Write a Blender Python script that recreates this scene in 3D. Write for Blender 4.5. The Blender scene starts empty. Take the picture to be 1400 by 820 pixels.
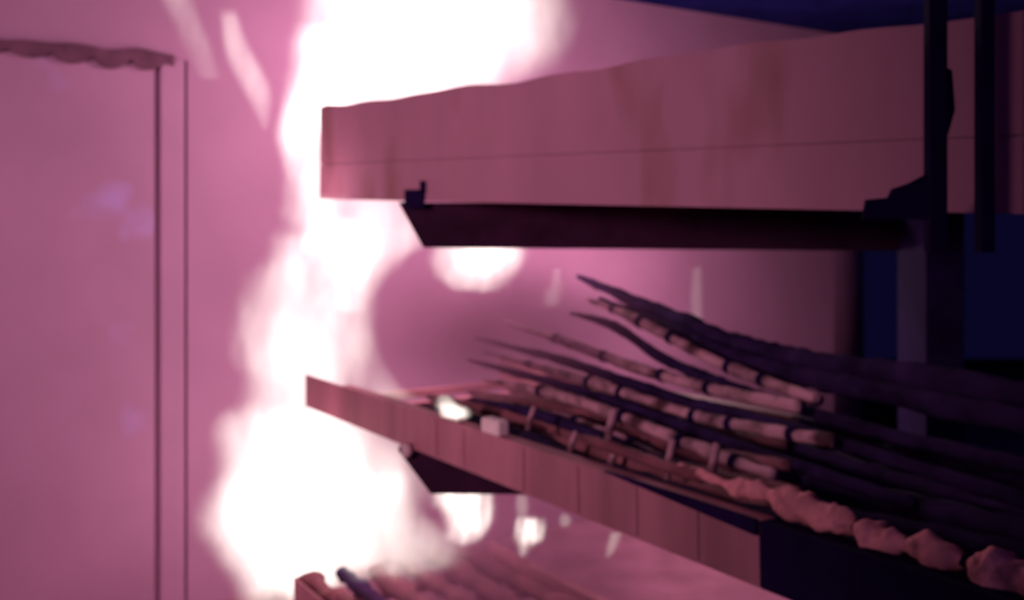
import bpy, bmesh, math, random
from mathutils import Vector, noise

random.seed(7)
sc = bpy.context.scene
COL = sc.collection

# ------------------------------------------------------------------ camera
EYE = 1.5          # eye height, horizon at row 290 of 820
FPX = 1400.0
cam_d = bpy.data.cameras.new('camera')
cam = bpy.data.objects.new('camera', cam_d)
COL.objects.link(cam)
cam.location = (0, 0, EYE)
cam.rotation_euler = (math.radians(90), 0, 0)
cam_d.sensor_width = 36.0
cam_d.lens = 36.0
cam_d.shift_y = -120.0 / 1400.0
cam_d.clip_start = 0.05
cam_d.dof.use_dof = True
cam_d.dof.focus_distance = 0.6
cam_d.dof.aperture_fstop = 8.5
sc.camera = cam

# ------------------------------------------------------------------ world, exposure
world = bpy.data.worlds.new('dark_hall')
sc.world = world
world.use_nodes = True
bg = world.node_tree.nodes['Background']
bg.inputs[0].default_value = (0.15, 0.12, 1.0, 1)
bg.inputs[1].default_value = 0.016
sc.view_settings.view_transform = 'Standard'
sc.view_settings.look = 'None'
sc.view_settings.exposure = 0.0
sc.view_settings.gamma = 1.0
sc.view_settings.use_curve_mapping = False
sc.cycles.use_denoising = True
sc.cycles.volume_max_steps = 256
sc.cycles.max_bounces = 5
sc.cycles.transparent_max_bounces = 24


def P(px, py, d):
    """a point of the place at depth d seen at pixel px, py"""
    return Vector(((px - 700.0) / FPX * d, d, EYE + (290.0 - py) / FPX * d))


# ------------------------------------------------------------------ lamps
def spot(name, loc, aim, power, color, size, blend, radius):
    l = bpy.data.lights.new(name, 'SPOT')
    l.energy = power
    l.color = color
    l.spot_size = math.radians(size)
    l.spot_blend = blend
    l.shadow_soft_size = radius
    o = bpy.data.objects.new(name, l)
    o.location = loc
    o.rotation_euler = (Vector(aim) - Vector(loc)).to_track_quat('-Z', 'Y').to_euler()
    COL.objects.link(o)
    return o


def glow(name, loc, power, radius, color=(1.0, 0.78, 0.80)):
    l = bpy.data.lights.new(name, 'POINT')
    l.energy = power
    l.color = color
    l.shadow_soft_size = radius
    o = bpy.data.objects.new(name, l)
    o.location = loc
    COL.objects.link(o)
    return o


# added fill spot left of the camera, evens the light on door and trays
spot('fill_spot', (-2.3, -0.3, 1.9), (-0.95, 2.9, 1.40), 318, (1.0, 0.78, 0.83), 84, 1.0, 0.25)
hl = bpy.data.lights.new('blue_fill', 'AREA')  # added blue fill behind the camera, lifts the dark parts
hl.energy = 12
hl.color = (0.12, 0.07, 1.0)
hl.size = 2.0
ho = bpy.data.objects.new('blue_fill', hl)
ho.location = (1.0, -3.2, 2.3)
ho.rotation_euler = (Vector((0.3, 3.0, 1.0)) - ho.location).to_track_quat('-Z', 'Y').to_euler()
COL.objects.link(ho)
# light of the fire, and one fill added for the wall corner
glow('flame_and_fill_light', P(400, 640, 3.0), 2, 0.16)
glow('flame_and_fill_light', P(415, 260, 3.2), 1, 0.12)
glow('flame_and_fill_light', P(690, 45, 3.75), 44, 0.12)
glow('flame_and_fill_light', P(660, 372, 3.2), 7, 0.08)
glow('flame_and_fill_light', P(955, 380, 4.3), 32, 0.03)  # added fill that brightens the wall by the rounded corner
glow('flame_and_fill_light', P(640, 712, 3.15), 1.5, 0.05)


# ------------------------------------------------------------------ materials
def mat(name, color, rough=0.7, var=0.25, scale=6.0, bump=0.0, metallic=0.0, dark=None, thresh=(0.45, 0.62),
        stain=None, coat=0.0, stretch=(1, 1, 1), spec=0.15):
    m = bpy.data.materials.new(name)
    m.use_nodes = True
    nt = m.node_tree
    N, L = nt.nodes, nt.links
    b = N['Principled BSDF']
    b.inputs['Roughness'].default_value = rough
    b.inputs['Metallic'].default_value = metallic
    b.inputs['Coat Weight'].default_value = coat
    b.inputs['Specular IOR Level'].default_value = spec
    tc = N.new('ShaderNodeTexCoord')
    mp = N.new('ShaderNodeMapping')
    mp.inputs['Scale'].default_value = stretch
    L.new(tc.outputs['Object'], mp.inputs['Vector'])
    nz = N.new('ShaderNodeTexNoise')
    nz.inputs['Scale'].default_value = scale
    nz.inputs['Detail'].default_value = 4
    L.new(mp.outputs['Vector'], nz.inputs['Vector'])
    r = N.new('ShaderNodeValToRGB')
    c = color
    r.color_ramp.elements[0].position = 0.3
    r.color_ramp.elements[0].color = tuple(x * (1 - var) for x in c) + (1,)
    r.color_ramp.elements[1].position = 0.7
    r.color_ramp.elements[1].color = tuple(min(1, x * (1 + var)) for x in c) + (1,)
    L.new(nz.outputs['Fac'], r.inputs['Fac'])
    out = r.outputs['Color']
    for col2, sc2, th in ([(dark, scale * 2.3, thresh)] if dark else []) + ([stain] if stain else []):
        n2 = N.new('ShaderNodeTexNoise')
        n2.inputs['Scale'].default_value = sc2
        n2.inputs['Detail'].default_value = 3
        L.new(mp.outputs['Vector'], n2.inputs['Vector'])
        mr = N.new('ShaderNodeMapRange')
        mr.inputs['From Min'].default_value = th[0]
        mr.inputs['From Max'].default_value = th[1]
        L.new(n2.outputs['Fac'], mr.inputs['Value'])
        mx = N.new('ShaderNodeMix')
        mx.data_type = 'RGBA'
        L.new(mr.outputs['Result'], mx.inputs['Factor'])
        L.new(out, mx.inputs[6])
        mx.inputs[7].default_value = tuple(col2) + (1,)
        out = mx.outputs[2]
    L.new(out, b.inputs['Base Color'])
    if bump:
        bp = N.new('ShaderNodeBump')
        bp.inputs['Strength'].default_value = bump
        bp.inputs['Distance'].default_value = 0.01
        L.new(nz.outputs['Fac'], bp.inputs['Height'])
        L.new(bp.outputs['Normal'], b.inputs['Normal'])
    return m


M = {}
M['wall'] = mat('painted_plaster', (0.375, 0.137, 0.255), 0.8, 0.06, 3.0, 0.05)
M['bullnose'] = mat('gloss_painted_plaster', (0.375, 0.137, 0.255), 0.35, 0.06, 3.0, 0.02, spec=0.3)
M['door'] = mat('fire_door_paint', (0.375, 0.137, 0.255), 0.6, 0.08, 2.5, 0.03, stain=((0.42, 0.20, 0.50), 2.2, (0.60, 0.72)))
M['jamb'] = mat('fire_door_frame_paint', (0.375, 0.137, 0.255), 0.6, 0.05, 4.0, 0.02)
M['gasket'] = mat('scorched_ceramic_blanket', (0.13, 0.038, 0.075), 0.95, 0.25, 14.0, 0.4)
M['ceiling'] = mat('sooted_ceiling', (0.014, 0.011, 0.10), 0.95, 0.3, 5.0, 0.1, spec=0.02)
M['floor'] = mat('unlit_hall_floor', (0.012, 0.008, 0.06), 0.9, 0.25, 4.0, 0.1, spec=0.02)  # unlit rest of the floor, its dark put into the colour
M['lit_floor'] = mat('lit_floor_concrete', (0.30, 0.10, 0.165), 0.9, 0.25, 4.0, 0.15)  # firelit part of the floor, put into the colour
M['tray'] = mat('heat_stained_tray_steel', (0.43, 0.14, 0.225), 0.75, 0.12, 3.5, 0.05, stretch=(1, 1, 0.4),
                stain=((0.30, 0.09, 0.12), 4.0, (0.56, 0.70)))
M['rail'] = mat('ribbed_tray_rail_steel', (0.37, 0.107, 0.155), 0.75, 0.25, 9.0, 0.1, stretch=(1, 1, 0.15))
M['dark'] = mat('black_strut_and_shade', (0.014, 0.004, 0.034), 0.9, 0.3, 8.0, 0.1, spec=0.02)  # black of the struts; also shade put into rail end, rungs and strip
M['cable_pale'] = mat('scorched_lit_cable_jacket', (0.46, 0.17, 0.24), 0.8, 0.3, 6.0, 0.4, dark=(0.07, 0.018, 0.03), thresh=(0.46, 0.66))  # light on the cable tops put into the pale sections, beside char
M['cable_char'] = mat('charred_red_cable_jacket', (0.17, 0.042, 0.062), 0.85, 0.5, 9.0, 0.5)
M['cable_dark'] = mat('charred_cable_jacket', (0.024, 0.008, 0.040), 0.85, 0.5, 14.0, 0.5, spec=0.02)
M['cable_lump'] = mat('blistered_cable_jacket', (0.74, 0.205, 0.255), 0.8, 0.35, 14.0, 0.6, dark=(0.26, 0.07, 0.10), thresh=(0.50, 0.75))
M['cleat'] = mat('pale_cable_cleat', (0.75, 0.42, 0.48), 0.6, 0.12, 20.0, 0.2)
M['hot_cleat'] = mat('ash_white_cable_cleat', (0.95, 0.72, 0.66), 0.6, 0.12, 20.0, 0.2)
M['arm'] = mat('unlit_dark_arm', (0.040, 0.009, 0.028), 0.9, 0.3, 8.0, 0.1, spec=0.02)  # arms near black: their unlit faces are put into the colour
M['bolt'] = mat('scorched_bolt', (0.55, 0.25, 0.33), 0.5, 0.1, 20.0)


def flame_mat(name, H, W, zc, cs, ws, flat, strength, warp, wscale, detail, dscale, color=(1.0, 0.93, 0.82), edge=0.45, cx0=-1.0):
    """burning gas: emission inside a plume whose centre and half width follow height"""
    m = bpy.data.materials.new(name)
    m.use_nodes = True
    nt = m.node_tree
    N, L = nt.nodes, nt.links
    N.remove(N['Principled BSDF'])
    outn = N['Material Output']

    def math_(op, a, b=None, c=None, clamp=False):
        n = N.new('ShaderNodeMath')
        n.operation = op
        n.use_clamp = clamp
        for k, v in enumerate((a, b, c)):
            if v is None:
                continue
            if isinstance(v, (int, float)):
                n.inputs[k].default_value = v
            else:
                L.new(v, n.inputs[k])
        return n.outputs[0]

    tc = N.new('ShaderNodeTexCoord')
    nz = N.new('ShaderNodeTexNoise')
    nz.inputs['Scale'].default_value = wscale
    nz.inputs['Detail'].default_value = 4
    nz.inputs['Roughness'].default_value = 0.6
    mp = N.new('ShaderNodeMapping')
    mp.inputs['Scale'].default_value = (1, 1, 0.45)
    L.new(tc.outputs['Object'], mp.inputs['Vector'])
    L.new(mp.outputs['Vector'], nz.inputs['Vector'])
    sub = N.new('ShaderNodeVectorMath')
    sub.operation = 'SUBTRACT'
    sub.inputs[1].default_value = (0.5, 0.5, 0.5)
    L.new(nz.outputs['Color'], sub.inputs[0])
    sca = N.new('ShaderNodeVectorMath')
    sca.operation = 'SCALE'
    sca.inputs['Scale'].default_value = warp
    L.new(sub.outputs[0], sca.inputs[0])
    add = N.new('ShaderNodeVectorMath')
    add.operation = 'ADD'
    L.new(tc.outputs['Object'], add.inputs[0])
    L.new(sca.outputs[0], add.inputs[1])
    sep = N.new('ShaderNodeSeparateXYZ')
    L.new(add.outputs[0], sep.inputs[0])
    zn = math_('DIVIDE', sep.outputs[2], H, clamp=True)

    def curve(vals):
        f = N.new('ShaderNodeFloatCurve')
        c = f.mapping.curves[0]
        pts = list(zip(zc, vals))
        c.points[0].location = pts[0]
        c.points[1].location = pts[-1]
        for q in pts[1:-1]:
            c.points.new(*q)
        f.mapping.update()
        L.new(zn, f.inputs['Value'])
        return f.outputs[0]

    cxn = curve([(v / W) * 0.5 + 0.5 for v in cs])
    cx = math_('MULTIPLY', math_('SUBTRACT', cxn, 0.5), 2 * W)
    w = math_('MAXIMUM', math_('MULTIPLY', curve([v / W for v in ws]), W), 0.002)
    ex = math_('DIVIDE', math_('SUBTRACT', sep.outputs[0], cx), w)
    ey = math_('DIVIDE', sep.outputs[1], math_('MULTIPLY', w, flat))
    r2 = math_('ADD', math_('MULTIPLY', ex, ex), math_('MULTIPLY', ey, ey))
    mr = N.new('ShaderNodeMapRange')
    mr.interpolation_type = 'SMOOTHSTEP'
    mr.inputs['From Min'].default_value = 1.0
    mr.inputs['From Max'].default_value = edge
    L.new(r2, mr.inputs['Value'])
    n2 = N.new('ShaderNodeTexNoise')
    n2.inputs['Scale'].default_value = dscale
    n2.inputs['Detail'].default_value = 3
    L.new(mp.outputs['Vector'], n2.inputs['Vector'])
    mr2 = N.new('ShaderNodeMapRange')
    mr2.inputs['From Min'].default_value = 0.35
    mr2.inputs['From Max'].default_value = 0.65
    mr2.inputs['To Min'].default_value = 1.0 - detail
    mr2.inputs['To Max'].default_value = 1.0 + detail
    L.new(n2.outputs['Fac'], mr2.inputs['Value'])
    # fade at both ends of the plume
    e0 = math_('MULTIPLY', zn, 25.0, clamp=True)
    e1 = math_('MULTIPLY', math_('SUBTRACT', 1.0, zn), 12.0, clamp=True)
    st = math_('MULTIPLY', math_('MULTIPLY', mr.outputs[0], mr2.outputs[0]), math_('MULTIPLY', e0, e1))
    st = math_('MULTIPLY', st, strength * 0.37)
    em = N.new('ShaderNodeEmission')
    em.inputs['Color'].default_value = color + (1,)
    L.new(st, em.inputs['Strength'])
    L.new(em.outputs[0], outn.inputs['Volume'])
    m.cycles.volume_step_rate = 0.35
    return m


# ------------------------------------------------------------------ mesh helpers
class MB:
    def __init__(self):
        self.v, self.f, self.smooth = [], [], []

    def add(self, vs, fs, smooth=False):
        o = len(self.v)
        self.v += [tuple(x) for x in vs]
        self.f += [tuple(o + i for i in q) for q in fs]
        self.smooth += [smooth] * len(fs)

    def box(self, c, ax, ay, az):
        """centre and three half vectors"""
        c, ax, ay, az = map(Vector, (c, ax, ay, az))
        vs = [c + ax * i + ay * j + az * k for i in (-1, 1) for j in (-1, 1) for k in (-1, 1)]
        fs = [(0, 1, 3, 2), (4, 6, 7, 5), (0, 4, 5, 1), (2, 3, 7, 6), (0, 2, 6, 4), (1, 5, 7, 3)]
        self.add(vs, fs)
        return self

    def prism(self, poly, depth):
        """closed polygon of Vectors extruded by the vector depth"""
        n = len(poly)
        vs = list(poly) + [p + Vector(depth) for p in poly]
        fs = [tuple(range(n - 1, -1, -1)), tuple(range(n, 2 * n))]
        fs += [(i, (i + 1) % n, n + (i + 1) % n, n + i) for i in range(n)]
        self.add(vs, fs)
        return self

    def tube(self, pts, rad, n=10, cap=True, rough=0.0, rf=30.0):
        pts = [Vector(p) for p in pts]
        rings = []
        up = Vector((0, 0, 1))
        for i, p in enumerate(pts):
            t = (pts[min(i + 1, len(pts) - 1)] - pts[max(i - 1, 0)]).normalized()
            a = t.cross(up)
            a = a.normalized() if a.length > 1e-4 else Vector((1, 0, 0))
            b = a.cross(t).normalized()
            r = rad(i) if callable(rad) else rad
            rings.append([p + a * (math.cos(k * 2 * math.pi / n) * r) + b * (math.sin(k * 2 * math.pi / n) * r) for k in range(n)])
        if rough:
            rings = [[p + (q - p) * (1 + rough * noise.noise(q * rf) + 0.6 * rough * noise.noise(q * rf * 2.3)) for q in rg] for p, rg in zip(pts, rings)]
        vs = [q for r in rings for q in r]
        fs = []
        for i in range(len(rings) - 1):
            for k in range(n):
                fs.append((i * n + k, i * n + (k + 1) % n, (i + 1) * n + (k + 1) % n, (i + 1) * n + k))
        if cap:
            fs.append(tuple(range(n - 1, -1, -1)))
            fs.append(tuple((len(rings) - 1) * n + k for k in range(n)))
        self.add(vs, fs, True)
        return self

    def build(self, name, m, parent=None, bevel=0.0, origin=None):
        org = Vector(origin) if origin is not None else Vector((0, 0, 0))
        me = bpy.data.meshes.new(name)
        me.from_pydata([tuple(Vector(p) - org) for p in self.v], [], self.f)
        bm = bmesh.new()
        bm.from_mesh(me)
        bmesh.ops.recalc_face_normals(bm, faces=bm.faces)
        bm.to_mesh(me)
        bm.free()
        me.polygons.foreach_set('use_smooth', self.smooth)
        me.materials.append(m)
        o = bpy.data.objects.new(name, me)
        COL.objects.link(o)
        if parent is not None:
            o.parent = parent
            pw = parent.location if parent.parent is None else parent.location + parent.parent.location
            o.location = org - pw
        else:
            o.location = org
        if bevel:
            bv = o.modifiers.new('bevel', 'BEVEL')
            bv.width = bevel
            bv.segments = 2
            bv.limit_method = 'ANGLE'
        return o


def empty(name, loc, label, cat, group=None):
    o = bpy.data.objects.new(name, None)
    o.empty_display_size = 0.05
    o.location = loc
    COL.objects.link(o)
    return tag(o, label, cat, group)


def tag(o, label=None, cat=None, group=None, kind=None):
    for k, v in (('label', label), ('category', cat), ('group', group), ('kind', kind)):
        if v:
            o[k] = v
    return o


def smooth_path(pts, n=8):
    out = []
    for i in range(len(pts) - 1):
        p0, p1, p2, p3 = pts[max(i - 1, 0)], pts[i], pts[i + 1], pts[min(i + 2, len(pts) - 1)]
        for k in range(n):
            t = k / n
            out.append(0.5 * ((2 * p1) + (p2 - p0) * t + (2 * p0 - 5 * p1 + 4 * p2 - p3) * t * t + (3 * p1 - p0 - 3 * p2 + p3) * t ** 3))
    out.append(pts[-1])
    return out


Z = Vector((0, 0, 1))

# ------------------------------------------------------------------ setting
WU = Vector((0.816, 0.578, 0)).normalized()      # along the door wall, away to the right
WN = Vector((0.578, -0.816, 0)).normalized()     # out of the wall, towards the trays
W0 = Vector((-1.054, 3.974, 0))
CEIL = 2.56


def wall_s(px):
    r = (px - 700.0) / FPX
    # (W0.x + s*WU.x) = r*(W0.y + s*WU.y)
    return (r * W0.y - W0.x) / (WU.x - r * WU.y)


def wbox(mb, s0, s1, z0, z1, n0, n1):
    c = W0 + WU * ((s0 + s1) / 2) + WN * ((n0 + n1) / 2) + Z * ((z0 + z1) / 2)
    return mb.box(c, WU * ((s1 - s0) / 2), WN * ((n1 - n0) / 2), Z * ((z1 - z0) / 2))


S_LEAF0, S_LEAF1 = wall_s(214) - 0.92, wall_s(212)
S_J0, S_J1 = wall_s(219), wall_s(252)
DOOR_TOP = 2.07
S_NOSE = wall_s(1140)
S_LEFT = S_LEAF0 - 0.6

mb = MB()
wbox(mb, S_J1 + 0.012, S_NOSE, 0, CEIL, -0.2, 0)
wbox(mb, S_LEFT, S_LEAF0 - 0.1, 0, CEIL, -0.2, 0)
wbox(mb, S_LEAF0 - 0.1, S_J1 + 0.012, DOOR_TOP, CEIL, -0.2, 0)
tag(mb.build('wall_back', M['wall']), kind='structure')
# rounded corner where the wall turns away from the fire
R = 0.9
mb = MB()
ctr = W0 + WU * S_NOSE - WN * R
vs, fs = [], []
NA = 20
for i in range(NA + 1):
    a = math.radians(100) * i / NA
    p = ctr + WN * (math.cos(a) * R) + WU * (math.sin(a) * R)
    q = ctr + WN * (math.cos(a) * (R - 0.2)) + WU * (math.sin(a) * (R - 0.2))
    vs += [p, p + Z * CEIL, q, q + Z * CEIL]
for i in range(NA):
    o = 4 * i
    fs += [(o, o + 4, o + 5, o + 1), (o + 2, o + 3, o + 7, o + 6), (o, o + 2, o + 6, o + 4), (o + 1, o + 5, o + 7, o + 3)]
mb.add(vs, fs, True)
tag(mb.build('wall_corner', M['bullnose']), kind='structure')

door = bpy.data.objects.new('door_1', None)
door.location = W0 + WU * ((S_LEAF0 + S_LEAF1) / 2)
COL.objects.link(door)
tag(door, kind='structure')
mb = MB()
wbox(mb, S_LEAF0, S_LEAF1, 0.008, DOOR_TOP - 0.012, -0.0175, -0.004)
mb.build('door_leaf', M['door'], door, 0.003)
mb = MB()
wbox(mb, S_J0, S_J1, 0.0, DOOR_TOP, -0.2, 0.006)
mb.build('door_jamb', M['jamb'], door, 0.003)
mb = MB()
wbox(mb, S_LEAF0 - 0.1, S_LEAF0 - 0.012, 0.0, DOOR_TOP, -0.2, 0.006)
mb.build('door_jamb', M['jamb'], door, 0.003)
mb = MB()
wbox(mb, S_LEAF0 - 0.1, S_J1 + 0.012, 0.0, DOOR_TOP, -0.19, -0.018)
mb.build('door_backing', M['jamb'], door)
# scalloped blanket strip over the head of the door
mb = MB()
poly = []
n = 90
s0, s1 = S_LEAF0 - 0.1, wall_s(236)
per = 0.135
for i in range(n + 1):
    s = s0 + (s1 - s0) * i / n
    ph = (s - s1) / per
    dip = abs(math.sin(math.pi * ph + 0.5)) ** 0.7
    w = 0.6 + 0.5 * noise.noise(Vector((s * 3.1, 0, 0)))
    poly.append(W0 + WU * s + WN * 0.002 + Z * (DOOR_TOP - 0.008 - 0.062 * dip * w))
for i in range(n, -1, -1):
    s = s0 + (s1 - s0) * i / n
    poly.append(W0 + WU * s + WN * 0.002 + Z * (DOOR_TOP + 0.022 + 0.014 * noise.noise(Vector((s * 9, 3, 0)))))
mb.prism(poly, WN * 0.016)
mb.build('header_gasket', M['gasket'], door)

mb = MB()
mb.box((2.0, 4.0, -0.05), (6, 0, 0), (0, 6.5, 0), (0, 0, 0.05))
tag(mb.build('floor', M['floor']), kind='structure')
mb = MB()
wbox(mb, -1.6, wall_s(1040), 0.0, 0.012, 0.0, 1.5)  # paler sheet added where the fire lights the floor
tag(mb.build('lit_floor_area', M['lit_floor']), kind='structure')
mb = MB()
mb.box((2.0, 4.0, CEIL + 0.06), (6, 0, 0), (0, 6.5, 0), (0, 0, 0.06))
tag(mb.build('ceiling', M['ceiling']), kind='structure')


# ------------------------------------------------------------------ trays
class Frame:
    def __init__(self, p0, p1):
        self.p0 = p0
        self.e = (p1 - p0).normalized()
        self.a = self.e.cross(Z) * -1
        self.a.normalize()
        if self.a.y < 0:
            self.a *= -1
        self.u = self.a.cross(self.e)
        if self.u.z < 0:
            self.u *= -1

    def pt(self, s, t, h):
        return self.p0 + self.e * s + self.a * t + self.u * h

    def box(self, mb, s0, s1, t0, t1, h0, h1):
        c = self.pt((s0 + s1) / 2, (t0 + t1) / 2, (h0 + h1) / 2)
        return mb.box(c, self.e * ((s1 - s0) / 2), self.a * ((t1 - t0) / 2), self.u * ((h1 - h0) / 2))

    def trace(self, px, py, t):
        """the point on the vertical plane t across the tray that is seen at px, py"""
        o = Vector((0, 0, EYE))
        d = Vector(((px - 700) / FPX, 1, (290 - py) / FPX))
        q = self.pt(0, t, 0)
        return o + d * ((q - o).dot(self.a) / d.dot(self.a))


UP = Frame(P(437, 272, 3.36), P(1280, 290, 1.585))
MID = Frame(P(418, 555, 3.26), P(1000, 788, 1.59))
LOW = Frame(P(402, 832, 3.26), P(402, 832, 3.26) + (P(1000, 788, 1.59) - P(418, 555, 3.26)))
TW = 0.72

# upper tray: deep two-panel side, flanges, rungs
L = 2.62
t = empty('cable_tray', UP.pt(0, 0, 0), 'uppermost cable tray with deep flat pink side panels and a long seam', 'cable tray')
NS = 60


def plate(h0, h1, wavy=0.0):
    mb = MB()
    vs, fs = [], []
    for i in range(NS + 1):
        s = L * i / NS
        dz = wavy * noise.noise(Vector((s * 5.0, 1.7, 0))) if i else 0
        for tt in (0, 0.008):
            vs += [UP.pt(s, tt, h0), UP.pt(s, tt, h1 + dz)]
    for i in range(NS):
        o = 4 * i
        fs += [(o, o + 1, o + 5, o + 4), (o + 2, o + 6, o + 7, o + 3), (o + 1, o + 3, o + 7, o + 5), (o, o + 4, o + 6, o + 2)]
    fs += [(0, 2, 3, 1), (4 * NS, 4 * NS + 1, 4 * NS + 3, 4 * NS + 2)]
    mb.add(vs, fs)
    return mb


plate(0, 0.112).build('lower_side_panel', M['tray'], t)
plate(0.1145, 0.30, 0.014).build('upper_side_panel', M['tray'], t)
mb = MB()
UP.box(mb, 0.0, L, 0.008, 0.014, 0.095, 0.135)
mb.build('splice_strip', M['tray'], t)
mb = MB()
UP.box(mb, 0.0, L, 0.008, 0.045, 0.0, 0.004)
mb.build('bottom_flange', M['tray'], t)
mb = MB()
UP.box(mb, 0.0, L, TW - 0.006, TW, 0.0, 0.12)
UP.box(mb, 0.0, L, TW - 0.04, TW - 0.006, 0.0, 0.004)
mb.build('side_rail', M['rail'], t)
s = 0.12
while s < L - 0.05:
    mb = MB()
    UP.box(mb, s - 0.018, s + 0.018, 0.0145, TW - 0.0065, 0.0042, 0.028)
    mb.build('rung', M['rail'], t)
    s += 0.25


def ladder(fr, name, label, L, ribs, cut=None):
    t = empty(name, fr.pt(0, 0, 0), label, 'cable tray')
    for side in (0, 1):
        ta, tb = (0.0, 0.004) if side == 0 else (TW - 0.004, TW)
        fa, fb = (0.004, 0.034) if side == 0 else (TW - 0.034, TW - 0.004)
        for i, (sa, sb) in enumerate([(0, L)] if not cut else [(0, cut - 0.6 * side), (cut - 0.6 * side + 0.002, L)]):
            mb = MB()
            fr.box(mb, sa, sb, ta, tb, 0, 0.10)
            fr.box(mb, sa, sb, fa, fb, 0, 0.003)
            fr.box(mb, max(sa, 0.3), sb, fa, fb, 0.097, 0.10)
            o = mb.build('side_rail', M['dark'] if i else M['rail'], t)  # past the cut the unlit dark is put into the colour
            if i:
                o['label'] = 'rail section nearest the camera, its unlit dark put into the colour'
    s = 0.10
    while s < L - 0.05:
        mb = MB()
        fr.box(mb, s - 0.02, s + 0.02, 0.0045, TW - 0.0045, 0.012, 0.034)
        mb.build('rung', M['dark'] if cut and s > cut - 0.35 else M['rail'], t)  # rungs near the camera share the painted dark
        s += 0.23
    for s in ribs:
        mb = MB()
        fr.box(mb, s - 0.012, s + 0.012, -0.0035, -0.0002, 0.006, 0.094)
        mb.build('rail_rib', M['rail'], t, 0.002)
    return t


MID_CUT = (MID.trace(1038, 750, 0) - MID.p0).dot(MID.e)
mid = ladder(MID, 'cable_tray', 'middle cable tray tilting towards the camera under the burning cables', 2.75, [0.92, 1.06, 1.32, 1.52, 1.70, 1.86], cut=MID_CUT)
low = ladder(LOW, 'cable_tray', 'lowest cable tray, its end just showing at the bottom below the fire', 2.2, [])
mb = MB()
S_SHADE = (MID.trace(830, 640, 0) - MID.p0).dot(MID.e)
poly = [MID.pt(S_SHADE, -0.007, 0.101), MID.pt(MID_CUT, -0.007, 0.079), MID.pt(MID_CUT, -0.007, 0.103), MID.pt(S_SHADE, -0.007, 0.103)]
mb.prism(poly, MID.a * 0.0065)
mb.build('gap_shade_strip', M['dark'], mid)  # dark wedge added for the shade between rail and front cable
# bolt head on the middle rail
b0 = MID.trace(563, 620, 0.0)
mb = MB()
mb.tube([MID.trace(563, 618, 0.0) - MID.a * 0.004 + MID.u * 0.006, MID.trace(563, 618, 0.0) - MID.a * 0.022 + MID.u * 0.006], 0.020, 6)
mb.build('rail_bolt', M['bolt'], mid)

# ------------------------------------------------------------------ support rack
rack = empty('support_rack', (1.12, 2.745, 0), 'black steel support rack whose two tapered arms carry the trays', 'rack')
mb = MB()
mb.box((1.12, 2.745, 0.77), (0.05, 0, 0), (0, 0.10, 0), (0, 0, 0.77))
mb.build('post', M['dark'], rack, 0.004)
mb = MB()
mb.box((1.12, 2.745, 0.006), (0.14, 0, 0), (0, 0.17, 0), (0, 0, 0.006))
mb.build('base_plate', M['dark'], rack)


def arm(px_tip, px_low, y, top_z, hgt, px_end=None):
    x0 = (px_tip - 700) / FPX * y
    x1 = (px_low - 700) / FPX * y
    poly = [Vector((x0, y - 0.03, top_z)), Vector((1.17, y - 0.03, top_z - 0.004)),
            Vector((1.17, y - 0.03, top_z - hgt * 1.08)), Vector((x1, y - 0.03, top_z - hgt))]
    mb = MB()
    mb.prism(poly, Vector((0, 0.06, 0)))
    return mb.build('arm', M['arm'], rack, 0.003)


UPY = 2.875
arm(546, 580, UPY, 1.5275, 0.126)
MY = 2.615
arm(545, 590, MY, 0.9005, 0.112)
arm(560, 600, MY, 0.21, 0.09)
# clip on the upper arm tip, holding the tray edge
q = P(570, 273, UPY - 0.05)
mb = MB()
mb.box(P(567, 272, UPY - 0.055), (0.028, 0, 0), (0, 0.006, 0), (0, 0, 0.026))
mb.box(P(579, 256, UPY - 0.055), (0.010, 0, 0), (0, 0.006, 0), (0, 0, 0.018))
mb.build('hold_down_clip', M['dark'], rack, 0.002)

# hanger struts in front of the upper tray at the right
hang = empty('hanger_strut', (0.587, 1.42, CEIL), 'black strut hung from the ceiling with a stepped gusset, before the upper tray', 'strut')
y = 1.42
mb = MB()
x = (1279 - 700) / FPX * y
mb.box((x, y, (CEIL + 1.445) / 2), (0.0125, 0, 0), (0, 0.012, 0), (0, 0, (CEIL - 1.445) / 2))
mb.build('upright', M['dark'], hang, 0.002)
mb = MB()
mb.prism([P(1268, 238, y), P(1246, 250, y), P(1222, 258, y), P(1216, 270, y), P(1186, 273, y), P(1180, 300, y), P(1268, 300, y)], Vector((0, 0.01, 0)))
mb.build('gusset_plate', M['dark'], hang)
mb = MB()
mb.prism([P(1290, 90, y), P(1302, 96, y), P(1306, 150, y), P(1296, 185, y), P(1290, 190, y)], Vector((0, 0.01, 0)))
mb.build('cleat_plate', M['dark'], hang)
h2 = empty('hanger_strut', ((1346 - 700) / FPX * 1.40, 1.40, CEIL), 'plain black strut nearest the right edge, in front of the upper tray', 'strut')
mb = MB()
mb.box(((1346 - 700) / FPX * 1.40, 1.40, (CEIL + 1.445) / 2), (0.0095, 0, 0), (0, 0.012, 0), (0, 0, (CEIL - 1.445) / 2))
mb.build('upright', M['dark'], h2, 0.002)

# ------------------------------------------------------------------ cables in the middle tray
G = 'cables piled in the middle tray'


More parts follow.
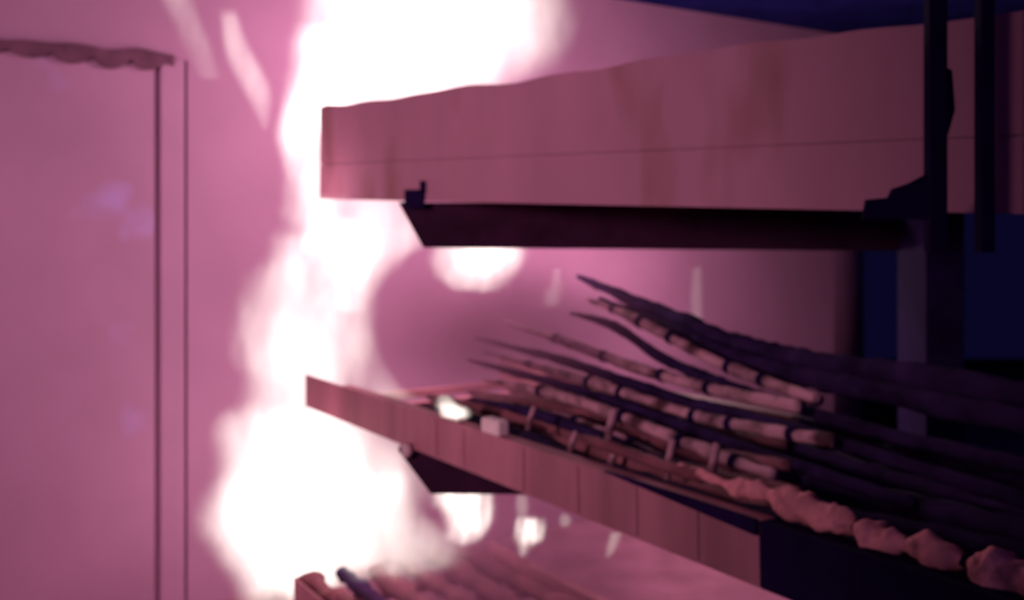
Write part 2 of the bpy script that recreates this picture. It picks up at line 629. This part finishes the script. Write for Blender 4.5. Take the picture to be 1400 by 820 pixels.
def cable(fr, pts, r, m, label, lump=0.10, freq=14.0, n=10, group=G, seg=10, ties=0, taper=14.0):
    path = smooth_path([fr.trace(*p) for p in pts], seg)
    k0 = random.random() * 50
    org = path[len(path) // 2]
    mb = MB()
    top = len(path) - 1

    def rr(i):
        f = min(1.0, 0.25 + i / taper)
        return r * f * (1 + lump * 2 * noise.noise(path[i] * freq + Vector((k0, 0, 0))))
    mb.tube(path, rr, n, True, 0.25, 38.0)
    o = mb.build('cable', m, None, 0, org)
    if ties:
        i = ties
        while i < top - 4:
            mb = MB()
            d = (path[i + 1] - path[i - 1]).normalized()
            mb.tube([path[i] + d * q for q in (-.009, -.005, .005, .009)], rr(i) * 1.2, 10)
            mb.build('cable_tie', M['dark'], o)
            i += ties + random.randint(-2, 5)
    return tag(o, label, 'cable', group)


pale, darkm, lumpm = M['cable_pale'], M['cable_dark'], M['cable_lump']
cable(MID, [(790, 378, .70), (850, 404, .70), (930, 440, .70), (1010, 472, .70), (1110, 496, .70), (1230, 512, .70), (1420, 545, .70)], .030, darkm,
      'topmost charred black cable sloping down along the back of the pile', taper=32.0)
cable(MID, [(820, 408, .66), (900, 442, .66), (980, 478, .66), (1080, 510, .66), (1200, 535, .66), (1420, 580, .66)], .024, darkm,
      'black cable just below the topmost one in the pile', taper=32.0)
cable(MID, [(800, 408, .58), (850, 428, .58), (905, 455, .58), (975, 492, .58), (1050, 522, .58), (1120, 548, .56)], .014, pale,
      'pale scorched cable crossing highest in the pile, frayed at its right end', ties=8)
cable(MID, [(780, 428, .54), (840, 446, .54), (900, 486, .54), (970, 518, .54), (1060, 548, .54), (1200, 590, .54), (1420, 640, .54)], .014, darkm,
      'thick black cable under the highest pale one')
cable(MID, [(690, 440, .48), (770, 466, .48), (850, 496, .48), (930, 520, .48), (1010, 540, .48), (1095, 556, .48)], .0135, pale,
      'pale blotched cable in the middle of the pile with a stub end above the dark', ties=9)
cable(MID, [(650, 462, .42), (760, 490, .42), (850, 520, .42), (950, 552, .42), (1060, 580, .42), (1200, 622, .42), (1420, 690, .42)], .014, darkm,
      'black cable running through the middle of the pile')
cable(MID, [(660, 480, .38), (760, 508, .38), (850, 536, .38), (940, 566, .38), (1040, 586, .38), (1140, 602, .38)], .013, pale,
      'pale cable lying lower in the pile, ending in a red tip', ties=7)
cable(MID, [(640, 492, .32), (700, 508, .32), (780, 530, .32), (860, 556, .32), (960, 592, .32), (1080, 632, .32), (1250, 690, .32)], .012, darkm,
      'thin black cable leading out of the haze at left')
cable(MID, [(660, 518, .26), (740, 534, .26), (820, 558, .26), (900, 590, .26), (980, 622, .26), (1060, 652, .26)], .0135, pale,
      'pale cable beside the vertical straps near the front of the pile', ties=10)
cable(MID, [(640, 545, .16), (720, 562, .16), (800, 590, .16), (880, 622, .16), (960, 652, .16), (1100, 700, .16), (1300, 775, .16)], .012, darkm,
      'thick black cable lying just behind the front rail')
cable(MID, [(600, 548, .20), (680, 556, .20), (760, 570, .20), (830, 592, .20), (900, 628, .20), (1000, 668, .20)], .013, pale,
      'low pale cable just behind the front rail, broken off at right', ties=8)

# the bed of charred cables on the rungs
ORD = ['first', 'second', 'third', 'fourth', 'fifth', 'sixth', 'seventh', 'eighth', 'ninth', 'tenth', 'eleventh', 'twelfth', 'thirteenth']
GB = 'charred cables bedded on the rungs of the middle tray'
for k in range(13):
    tt = 0.075 + k * 0.047
    s0 = 0.62 + 0.10 * math.sin(k * 2.3)
    s1 = 2.70 if k % 3 == 0 else (MID.trace(1075 + 22 * math.sin(k * 4.1) - 3 * k, 620, tt) - MID.p0).dot(MID.e)
    raw = [MID.pt(s0 + (s1 - s0) * q / 7, tt + 0.008 * math.sin(q * 1.9 + k), 0.036 + 0.019 + 0.012 * (k % 3) + 0.010 * math.sin(q * 1.3 + 2 * k) + 0.010) for q in range(8)]
    bp = smooth_path(raw, 8)
    mb = MB()
    mb.tube(bp, lambda i: (0.021 if k % 3 else 0.030) * min(1, 0.3 + i / 8) * (1 + 0.2 * noise.noise(bp[i] * 12)), 9, True, 0.25, 38.0)
    tag(mb.build('cable', M['cable_char'] if k % 3 else darkm, None, 0, bp[24]), ('charred red' if k % 3 else 'charred black') + ' cable bedded in the middle tray, %s from its front rail' % ORD[k], 'cable', GB)

# lumpy front cable, tied at intervals, on the front rail
fp = [(930, 640), (985, 658), (1050, 676), (1110, 700), (1165, 718), (1210, 736), (1260, 748), (1310, 764), (1370, 784), (1440, 806)]
path = smooth_path([MID.trace(px, py, 0.05) for px, py in fp], 14)
org = path[len(path) // 2]


def px_of(p):
    return 700 + p.x / p.y * FPX


ties = [985, 1052, 1174, 1240, 1324]


def lump_r(i):
    p = path[i]
    x = px_of(p)
    r = 0.008 + 0.016 * max(0.0, min(1.0, (x - 930) / 180)) - 0.004 * math.exp(-((x - 1285) / 40.0) ** 2)
    r *= 1 + 0.35 * noise.noise(p * 22)
    for q in ties:
        r *= 1 - 0.62 * math.exp(-((x - q) / 15.0) ** 2)
    return r


mb = MB()
mb.tube(path, lump_r, 18, True, 0.45, 34.0)
front = tag(mb.build('cable', lumpm, None, 0, org), 'swollen lumpy cable tied at intervals along the front rail to the right edge', 'cable', G)
for q in ties:
    i = min(range(len(path)), key=lambda j: abs(px_of(path[j]) - q))
    mb = MB()
    mb.tube([path[i] + (path[i + 1] - path[i - 1]).normalized() * d for d in (-.006, -.003, .003, .006)], lump_r(i) * 1.12, 12)
    mb.build('cable_tie', M['dark'], front)

cable(MID, [(790, 596, .05), (850, 616, .05), (910, 636, .05), (960, 650, .05)], .011, M['cable_char'],
      'thin charred red cable on the front rail leading into the swollen lumpy one', taper=6.0)
# hanging straps over the front rail
G2 = 'straps tying the cables near the front rail'
for k, (px, y0, y1, w, lab) in enumerate([
        (835, 560, 604, .016, 'pale strap standing at the right end of the row, just left of centre pile'),
        (838, 612, 640, .014, 'short pale strap right beside the dark blob on the front rail'),
        (782, 590, 622, .012, 'short dark pink strap over the front rail between two dark gaps'),
        (725, 556, 588, .012, 'narrow pink strap right of the pale block on the front rail'),
        (915, 600, 655, .014, 'dim red strap on the rail below the pile of cables'),
        (975, 606, 662, .015, 'dim red strap furthest right before the lumpy cable swells')]):
    tt = 0.075
    a, b_, c = MID.trace(px + 6, y0, tt), MID.trace(px, (y0 + y1) / 2, tt - .012), MID.trace(px - 4, y1, tt - .02)
    mb = MB()
    mb.tube(smooth_path([a, b_, c], 5), w / 2, 8)
    tag(mb.build('strap', pale, None, 0, b_), lab, 'strap', G2)

# cleats on the middle rail
def cleat(px, py, wpx, hpx, m, label):
    p = MID.trace(px, py, 0.017)
    k = p.y / FPX
    mb = MB()
    mb.box(p, MID.e * (wpx * k * 0.62), MID.a * 0.016, MID.u * (hpx * k * 0.5))
    o = mb.build('cable_cleat', m, None, 0.006, p)
    tag(o, label, 'cleat', 'cleats on the middle rail')


cleat(620, 563, 42, 20, M['hot_cleat'], 'ash white block on the middle tray rail, left one of two')
cleat(677, 583, 38, 22, M['cleat'], 'pinkish block on the middle tray rail, right one of two')

# cables on the lowest tray
G3 = 'cables lying in the lowest tray'
for k, (tt, r, lab) in enumerate([(.06, .030, 'charred cable nearest the open end of the lowest tray'),
                                  (.17, .026, 'second cable of the lowest tray, behind the charred end'),
                                  (.28, .028, 'third cable from the front of the lowest tray'),
                                  (.40, .024, 'fourth cable from the front of the lowest tray'),
                                  (.52, .030, 'fifth cable from the front of the lowest tray'),
                                  (.64, .026, 'rearmost cable of the lowest tray, against its back rail')]):
    pts = [LOW.pt(s_, tt + 0.01 * math.sin(3 * s_ + k), .036 + r + 0.006 * math.sin(5 * s_ + 2 * k)) for s_ in (-0.03, 0.2, 0.5, 0.9, 1.4, 2.1)]
    path2 = smooth_path(pts, 10)
    mb = MB()
    mb.tube(path2, lambda i: r * (1 + .4 * noise.noise(path2[i] * 9)), 12, True, 0.5, 26.0)
    tag(mb.build('cable', darkm if k == 1 else M['cable_char'], None, 0, path2[20]), lab, 'cable', G3)


# ------------------------------------------------------------------ flames
GF = 'flames of the test fire'


def flame(label, d, rows, flat=0.8, strength=14.0, warp=0.05, wscale=7.0, detail=0.5, dscale=9.0, edge=0.15, margin=1.12, color=(1.0, 0.93, 0.82), group=GF):
    """rows: (py, px_left, px_right) from the bottom up, at depth d"""
    k = d / FPX
    zs = [EYE + (290 - r[0]) * k for r in rows]
    xs = [((r[1] + r[2]) / 2 - 700) * k for r in rows]
    ws = [(r[2] - r[1]) / 2 * k * 1.13 for r in rows]
    z0, H = zs[0], zs[-1] - zs[0]
    x0 = xs[0]
    zc = [(z - z0) / H for z in zs]
    cs = [x - x0 for x in xs]
    W = max(max(abs(c) for c in cs), max(ws)) * 1.05
    m = flame_mat('burning_gas', H, W, zc, cs, ws, flat, strength, warp, wscale, detail, dscale, color, edge)
    mb = MB()
    n = 16
    vs, fs = [], []
    NR = 26
    for i in range(NR + 1):
        tz = i / NR
        j = max(q for q in range(len(zc)) if zc[q] <= tz + 1e-9)
        j = min(j, len(zc) - 2)
        f = (tz - zc[j]) / (zc[j + 1] - zc[j])
        f = f * f * (3 - 2 * f) * 0.5 + f * 0.5
        c = cs[j] + (cs[j + 1] - cs[j]) * f
        w = ws[j] + (ws[j + 1] - ws[j]) * f
        if i in (0, NR):
            w *= 0.7
        w = w * margin + warp * 0.25
        for q in range(n):
            a = 2 * math.pi * q / n
            vs.append((c + math.cos(a) * w, math.sin(a) * (w * flat), tz * H))
    for i in range(NR):
        for q in range(n):
            fs.append((i * n + q, i * n + (q + 1) % n, (i + 1) * n + (q + 1) % n, (i + 1) * n + q))
    fs += [tuple(range(n - 1, -1, -1)), tuple(NR * n + q for q in range(n))]
    mb.add(vs, fs, True)
    o = mb.build('flame', m)
    o.location = (x0, d, z0)
    return tag(o, label, 'flame', group)


# main plume between the door and the ends of the trays
flame('tall white flame column climbing past the tray ends to the top', 3.42,
      [(840, 320, 470), (800, 316, 470), (740, 290, 480), (690, 278, 500), (640, 300, 500), (580, 300, 490), (540, 332, 500), (480, 325, 512), (430, 330, 516), (380, 345, 522),
       (330, 370, 520), (280, 385, 460), (230, 385, 460), (180, 380, 470), (120, 392, 490), (60, 396, 500), (-20, 400, 520)],
      flat=0.7, strength=10.5, warp=0.15, wscale=8, detail=0.5)
flame('broad white fireball at the bottom, right of the fire door', 3.62,
      [(815, 360, 440), (780, 320, 520), (720, 296, 555), (680, 290, 585), (640, 305, 585), (600, 320, 550), (555, 345, 480)],
      flat=0.55, strength=9.5, warp=0.13, wscale=8, detail=0.4)
flame('white flame sheet over the upper tray reaching the top edge', 3.72,
      [(190, 400, 520), (150, 400, 640), (110, 405, 720), (70, 410, 765), (30, 415, 780), (-30, 410, 770)],
      flat=0.45, strength=13, warp=0.13, wscale=7, detail=0.45)
flame('slanting flame tongue left of the tall column near the top', 3.45,
      [(180, 358, 366), (150, 342, 372), (120, 326, 372), (90, 312, 358), (60, 304, 342), (10, 298, 326)],
      flat=0.7, strength=18, warp=0.03, wscale=10, detail=0.4)
flame('faint flame wisp furthest left at the top, above the door', 3.5,
      [(110, 272, 304), (60, 244, 290), (30, 232, 278), (-20, 210, 262)],
      flat=0.55, strength=9, warp=0.03, wscale=10, detail=0.6)
flame('narrow bright flame beside the left end of the upper tray', 3.55,
      [(350, 404, 450), (300, 402, 465), (265, 402, 472), (230, 392, 478), (180, 376, 482), (140, 384, 490), (90, 396, 490), (30, 402, 480)],
      flat=0.8, strength=17, warp=0.07, wscale=10, detail=0.5)
flame('small flame burning on the ash white block of the middle rail', 2.33,
      [(572, 606, 642), (562, 598, 644), (552, 594, 626), (540, 598, 612)],
      flat=0.6, strength=110, warp=0.02, wscale=20, detail=0.6)
flame('flame spreading under the end of the upper tray', 3.3,
      [(430, 455, 500), (360, 440, 550), (325, 430, 590), (295, 430, 585), (262, 425, 570)],
      flat=0.7, strength=12, warp=0.06, wscale=8, detail=0.4)
flame('bright ragged flame right below the long black arm', 3.3,
      [(402, 640, 680), (388, 605, 698), (365, 590, 716), (345, 588, 722), (318, 600, 716)],
      flat=0.6, strength=30, warp=0.06, wscale=12, detail=0.5)
flame('thin flame sheet standing on the left end of the middle tray', 3.1,
      [(548, 500, 590), (535, 492, 560), (500, 484, 530), (450, 484, 512), (400, 484, 506), (360, 480, 520)],
      flat=0.6, strength=13, warp=0.03, wscale=10, detail=0.4)
flame('small pale flame flicker right of the ragged flame', 3.2,
      [(420, 742, 762), (405, 740, 770), (390, 750, 770), (365, 755, 768)],
      flat=0.6, strength=24, warp=0.03, wscale=14, detail=0.6)
flame('thin upright glow added for the pale highlight before the rounded wall corner', 4.3,
      [(440, 942, 962), (400, 943, 961), (362, 946, 960)],
      flat=0.8, strength=7, warp=0.01, wscale=14, detail=0.4)  # glowing volume added in place of a highlight on the wall
flame('low flame licking along under the middle tray', 3.2,
      [(782, 470, 600), (765, 450, 640), (740, 440, 640), (715, 440, 600), (690, 440, 570), (640, 440, 560)],
      flat=0.6, strength=11, warp=0.10, wscale=11, detail=0.7)
flame('round burning patch hanging under the middle arm', 3.0,
      [(745, 612, 652), (722, 604, 672), (702, 600, 678), (685, 592, 676), (664, 592, 672)],
      flat=0.8, strength=48, warp=0.07, wscale=18, detail=0.8, dscale=22)
flame('forked little flame right of the round burning patch', 3.0,
      [(762, 706, 720), (748, 702, 730), (734, 700, 744), (720, 702, 746), (706, 706, 740)],
      flat=0.8, strength=90, warp=0.07, wscale=22, detail=0.8, dscale=24)
flame('small dim flame just above the forked one', 3.0,
      [(708, 708, 720), (695, 702, 724), (676, 706, 722)], flat=0.8, strength=24, warp=0.02, wscale=16, detail=0.5)
flame('tiny flame dot between the forked flame and the leaning one', 3.0,
      [(720, 766, 778), (712, 762, 782), (702, 766, 778)], flat=0.8, strength=26, warp=0.02, wscale=16, detail=0.5)
flame('leaning little flame furthest right under the middle tray', 2.9,
      [(762, 826, 834), (745, 828, 846), (726, 834, 852)], flat=0.8, strength=32, warp=0.02, wscale=16, detail=0.5)


# ------------------------------------------------------------------ smoke
def smoke(label, c, rx, ry, rz, dens, color, rot=0.0):
    m = bpy.data.materials.new('drifting_smoke')
    m.use_nodes = True
    nt = m.node_tree
    N, L = nt.nodes, nt.links
    N.remove(N['Principled BSDF'])
    tc = N.new('ShaderNodeTexCoord')
    dv = N.new('ShaderNodeVectorMath')
    dv.operation = 'DIVIDE'
    dv.inputs[1].default_value = (rx, ry, rz)
    L.new(tc.outputs['Object'], dv.inputs[0])
    ln = N.new('ShaderNodeVectorMath')
    ln.operation = 'LENGTH'
    L.new(dv.outputs[0], ln.inputs[0])
    mr = N.new('ShaderNodeMapRange')
    mr.interpolation_type = 'SMOOTHSTEP'
    mr.inputs['From Min'].default_value = 1.0
    mr.inputs['From Max'].default_value = 0.2
    mr.inputs['To Max'].default_value = dens
    L.new(ln.outputs['Value'], mr.inputs['Value'])
    nz = N.new('ShaderNodeTexNoise')
    nz.inputs['Scale'].default_value = 5
    L.new(tc.outputs['Object'], nz.inputs['Vector'])
    mu = N.new('ShaderNodeMath')
    mu.operation = 'MULTIPLY'
    L.new(mr.outputs[0], mu.inputs[0])
    m2 = N.new('ShaderNodeMapRange')
    m2.inputs['From Min'].default_value = 0.3
    m2.inputs['From Max'].default_value = 0.6
    m2.inputs['To Min'].default_value = 0.4
    L.new(nz.outputs['Fac'], m2.inputs['Value'])
    L.new(m2.outputs[0], mu.inputs[1])
    vs_ = N.new('ShaderNodeVolumeScatter')
    vs_.inputs['Color'].default_value = color + (1,)
    L.new(mu.outputs[0], vs_.inputs['Density'])
    va_ = N.new('ShaderNodeVolumeAbsorption')
    va_.inputs['Color'].default_value = color + (1,)
    L.new(mu.outputs[0], va_.inputs['Density'])
    ad = N.new('ShaderNodeAddShader')
    L.new(vs_.outputs[0], ad.inputs[0])
    L.new(va_.outputs[0], ad.inputs[1])
    L.new(ad.outputs[0], N['Material Output'].inputs['Volume'])
    m.cycles.volume_step_rate = 0.5
    mb = MB()
    nu, nv = 24, 14
    vs, fs = [], []
    for j in range(nv + 1):
        b_ = math.pi * j / nv - math.pi / 2
        for i in range(nu):
            a = 2 * math.pi * i / nu
            vs.append((rx * math.cos(b_) * math.cos(a), ry * math.cos(b_) * math.sin(a), rz * math.sin(b_)))
    for j in range(nv):
        for i in range(nu):
            fs.append((j * nu + i, j * nu + (i + 1) % nu, (j + 1) * nu + (i + 1) % nu, (j + 1) * nu + i))
    mb.add(vs, fs, True)
    o = mb.build('smoke', m)
    o.location = c
    o.rotation_euler = (0, 0, rot)
    return tag(o, label, 'smoke', None, 'stuff')


smoke('pink smoke drifting over the cables between the upper and middle trays', P(680, 455, 2.75), 0.55, 0.38, 0.24, 4.2, (0.56, 0.18, 0.345), -0.6)
smoke('pink smoke low under the middle tray, over the lowest tray', P(680, 785, 2.75), 0.55, 0.40, 0.22, 3.2, (0.56, 0.18, 0.345), -0.6)
